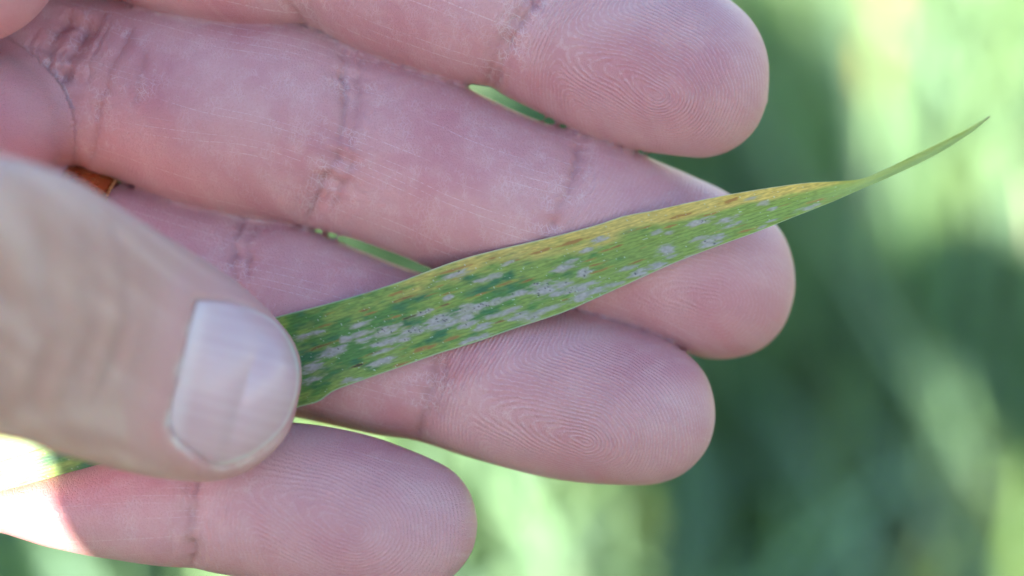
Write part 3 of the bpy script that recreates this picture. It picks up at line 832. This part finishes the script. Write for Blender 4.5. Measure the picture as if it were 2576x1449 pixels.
for j, (x, y, a, b, k) in enumerate(LES):
    i0, i1, r = blot(x, y, a, b, j)
    if i1 - i0 < 2: continue
    tintn = noise2(um[i0:i1] * 3, vm[i0:i1] * 5, 33)
    col[i0:i1] = lerp(col[i0:i1], (.30, .34, .17), sstep(1.75, .9, r) * .55)
    white = np.array([.41, .375, .345]) * (1 + .22 * tintn[..., None])
    kk = sstep(1.35, .5, r) * (.92 if b > 11 else .66)
    col[i0:i1] = col[i0:i1] * (1 - kk[..., None]) + white * kk[..., None]
    hgt[i0:i1] += .05 * sstep(1.2, .6, r) * (1 + .6 * tintn)
    for _ in range(k):
        s, aa = lsa((x, y))
        ps = s + R2.uniform(-.42, .42) * a; pa = aa + R2.uniform(-.40, .40) * b
        d = np.sqrt((sg[i0:i1, None] - ps) ** 2 + (AA[i0:i1] - pa) ** 2) / R2.uniform(1.5, 2.5)
        col[i0:i1] = lerp(col[i0:i1], (.025, .025, .035), sstep(1.2, .5, d) * .75)
        hgt[i0:i1] += .03 * sstep(1.2, .4, d)
# pale margin, tiny hairs' bases
mar = sstep(.965, .99, np.abs(vv))
col = lerp(col, (.50, .56, .42), mar * .75)
pr = noise2(um * 5.2, vm * 5.2, 71) * noise2(um * 6.1, vm * 6.1, 72)
col = lerp(col, (.55, .62, .48), sstep(.50, .62, pr) * .7)
col = lerp(col, (.36, .44, .14), sstep(2000, 2200, GX) * .8)
tipk = sstep(2470, 2492, GX)
col = lerp(col, (.20, .13, .09), tipk * .8)
col = col * np.interp(GX, [700, 1800, 2100], [1.15, 1.2, 1.4])[..., None]
top = np.stack([X, Y, ZL + hgt], -1); bot = np.stack([X, Y, ZL - .18], -1)
verts = np.vstack([top.reshape(-1, 3), bot.reshape(-1, 3)])
ii = np.arange(NU * NV).reshape(NU, NV); off = NU * NV
ft = np.stack([ii[:-1, :-1], ii[:-1, 1:], ii[1:, 1:], ii[1:, :-1]], -1).reshape(-1, 4)[:, ::-1]
fb = ft[:, ::-1] + off
def side(a): return np.stack([a[:-1], a[1:], a[1:] + off, a[:-1] + off], -1)
fsd = np.vstack([side(ii[:, 0])[:, ::-1], side(ii[:, -1]), side(ii[0])[:, ::-1], side(ii[-1])])
m_leaf, n_, l_, b_ = new_mat('diseased_leaf'); T = NT(m_leaf)
lc = T.attr('tint').outputs['Color']
ob = T.vmul(n_.new('ShaderNodeTexCoord').outputs['Object'], (1000, 1000, 1000))
l_.new(lc, b_.inputs['Base Color']); b_.inputs['Roughness'].default_value = .42
l_.new(T.bump(T.noise(ob, 5, 3, .6), .00006, .6), b_.inputs['Normal'])
tr = n_.new('ShaderNodeBsdfTranslucent'); l_.new(T.mix(1.0, lc, (1.0, 1.0, .6, 1), 'MULTIPLY'), tr.inputs[0])
ms = n_.new('ShaderNodeMixShader'); ms.inputs[0].default_value = .34
l_.new(b_.outputs[0], ms.inputs[1]); l_.new(tr.outputs[0], ms.inputs[2]); l_.new(ms.outputs[0], n_['Material Output'].inputs['Surface'])
leaf = np_mesh('wheat_leaf', verts * .001, np.vstack([ft, fb, fsd]), m_leaf)
leaf.matrix_world = HAND_M
cc = np.concatenate([col.reshape(-1, 3), col.reshape(-1, 3)]); attr(leaf, 'tint', 'FLOAT_COLOR', np.column_stack([np.clip(cc, 0, 1), np.ones(len(cc))]))
tag(leaf, 'green and yellow wheat leaf blotched with white black-dotted lesions, held across the fingers', 'leaf')

# ------------------------------------------------------------------ gold ring on the ring finger
m_gold, n_, l_, b_ = new_mat('gold'); T = NT(m_gold)
b_.inputs['Base Color'].default_value = (.68, .34, .14, 1); b_.inputs['Metallic'].default_value = 1
ob = T.vmul(n_.new('ShaderNodeTexCoord').outputs['Object'], (1000, 1000, 1000))
l_.new(T.ramp(T.noise(ob, .8, 3), .3, .7, .18, .36), b_.inputs['Roughness'])
gr = link(bpy.data.objects.new('gold_ring', None)); gr.matrix_world = HAND_M
tag(gr, 'plain gold finger ring with beaded rim, worn at the base of the ring finger', 'ring')
sr = RING.sx(205, 560, -12)
def ring_pt(s, th, extra):
    ac, w, zc, df, db = RING.at(s)
    a = ac + (w + extra) * np.cos(th); b = zc + np.where(np.sin(th) > 0, df + extra, db + extra) * np.sin(th)
    return np.stack([s * RING.e1[0] + a * RING.e2[0], s * RING.e1[1] + a * RING.e2[1], b], -1)
th = np.linspace(0, 2 * np.pi, 161)[:-1]
ac_m, w_m, zc_m, df_m, db_m = RING.at(sr)
prof = [(-3.2, .0), (-3.2, .9), (-2.7, 1.25), (0, 1.5), (2.5, 1.3), (2.9, 1.0), (2.9, .0)]
loops = []
for ds, ex in prof:
    a = ac_m + (w_m + ex) * np.cos(th); b = zc_m + (np.where(np.sin(th) > 0, df_m, db_m) + ex) * np.sin(th)
    s = sr + ds
    loops.append(np.stack([s * RING.e1[0] + a * RING.e2[0], s * RING.e1[1] + a * RING.e2[1], b], -1))
vr = np.vstack(loops); nt = len(th); fr = []
for r in range(len(prof)):
    j = np.arange(nt); k = (j + 1) % nt; a0 = r * nt; a1 = ((r + 1) % len(prof)) * nt
    fr.append(np.stack([a0 + j, a0 + k, a1 + k, a1 + j], -1))
np_mesh('band', vr * .001, np.vstack(fr), m_gold, gr)
bv = []; bf = []
for t in np.linspace(0, 2 * np.pi, 120, endpoint=False):
    a = ac_m + (w_m + 1.0) * math.cos(t); b = zc_m + ((df_m if math.sin(t) > 0 else db_m) + 1.0) * math.sin(t); s = sr + 3.1
    c = np.array([s * RING.e1[0] + a * RING.e2[0], s * RING.e1[1] + a * RING.e2[1], b]); o = len(bv)
    for la_ in (-.7, .7):
        for lo2 in range(6):
            bv.append(c + .28 * np.array([math.cos(la_) * math.cos(lo2 * math.pi / 3), math.cos(la_) * math.sin(lo2 * math.pi / 3), math.sin(la_)]))
    bv.append(c + [0, 0, .28]); bv.append(c - [0, 0, .28])
    for q in range(6):
        r_ = (q + 1) % 6
        bf += [(o + q, o + r_, o + 6 + r_), (o + q, o + 6 + r_, o + 6 + q), (o + 6 + q, o + 6 + r_, o + 12), (o + r_, o + q, o + 13)]
bd = np_mesh('beaded_rim', np.array(bv) * .001, np.array(bf), m_gold, gr)
tag(bd, kind='stuff')

# ------------------------------------------------------------------ the photographer behind the lens, whose shade falls over the hand
def skin_body(name, verts, edges, radii, mat, parent, levels=2):
    me = bpy.data.meshes.new(name); me.from_pydata(verts, edges, []); me.materials.append(mat)
    o = link(bpy.data.objects.new(name, me), parent)
    o.modifiers.new('skin', 'SKIN'); o.modifiers['skin'].use_smooth_shade = True
    if not me.skin_vertices: me.skin_vertices.new()
    for v_, r_ in zip(me.skin_vertices[0].data, radii): v_.radius = r_ if isinstance(r_, tuple) else (r_, r_)
    me.skin_vertices[0].data[0].use_root = True
    s_ = o.modifiers.new('sub', 'SUBSURF'); s_.levels = s_.render_levels = levels
    return o
m_shirt, n_, l_, b_ = new_mat('shirt_cloth'); T = NT(m_shirt)
b_.inputs['Roughness'].default_value = .85
tc = n_.new('ShaderNodeTexCoord').outputs['Object']
l_.new(T.mix(T.noise(tc, 60, 3), (.10, .12, .16, 1), (.14, .16, .20, 1)), b_.inputs['Base Color'])
m_body, n_, l_, b_ = new_mat('body_skin'); T = NT(m_body)
l_.new(T.mix(T.noise(n_.new('ShaderNodeTexCoord').outputs['Object'], 12, 3), (.55, .36, .28, 1), (.48, .28, .22, 1)), b_.inputs['Base Color'])
def W(x, y, z): return tuple(HAND_M @ Vector((x * .001, y * .001, z * .001)))
def build_photographer():
    root = person                                    # the hand is the photographer's own
    inv = HAND_M.inverted()
    def L(p): return tuple(inv @ Vector(p))
    hc = Vector(W(-23.5, 4, 420))                     # middle of the head
    up = Vector((-.27, .25, .93)).normalized()
    # head and neck: one skinned chain
    hv = [hc - up * .20 + Vector((0, -.06, 0)), hc - up * .13 + Vector((0, -.03, 0)), hc - up * .06, hc, hc + up * .055, hc + up * .098]
    head = skin_body('head', [L(p) for p in hv], [(i, i + 1) for i in range(5)], [(.07, .07), (.07, .07), (.078, .09), (.091, .108), (.087, .104), (.05, .06)], m_body, root)
    # torso, arms and legs in clothes
    nk = hv[0]
    ch = nk + Vector((0, -.06, -.14)); wa = nk + Vector((0, -.16, -.42)); hp = nk + Vector((0, -.20, -.58))
    V = [hp, wa, ch, nk + Vector((0, -.03, -.04)),
         ch + Vector((.19, .01, .06)), ch + Vector((.27, .10, -.12)), Vector(W(120, -60, 345)), Vector(W(60, -55, 350)),
         ch + Vector((-.19, .01, .06)), ch + Vector((-.30, .02, -.16)), Vector(W(-260, -30, 60)), Vector(W(-172, 4, -10)),
         hp + Vector((.10, 0, -.08)), Vector((hp.x + .12, hp.y + .28, .12)), Vector((hp.x + .13, hp.y - .14, .06)),
         hp + Vector((-.10, 0, -.08)), Vector((hp.x - .12, hp.y + .28, .12)), Vector((hp.x - .13, hp.y - .14, .06))]
    E = [(0, 1), (1, 2), (2, 3), (2, 4), (4, 5), (5, 6), (6, 7), (2, 8), (8, 9), (9, 10), (10, 11), (0, 12), (12, 13), (13, 14), (0, 15), (15, 16), (16, 17)]
    rr = [(.19, .13), (.18, .13), (.20, .13), (.08, .08), .09, .052, .042, .034, .09, .055, .040, .034, .12, .085, .06, .12, .085, .06]
    skin_body('shirt', [L(p) for p in V], E, rr, m_shirt, root)
build_photographer()
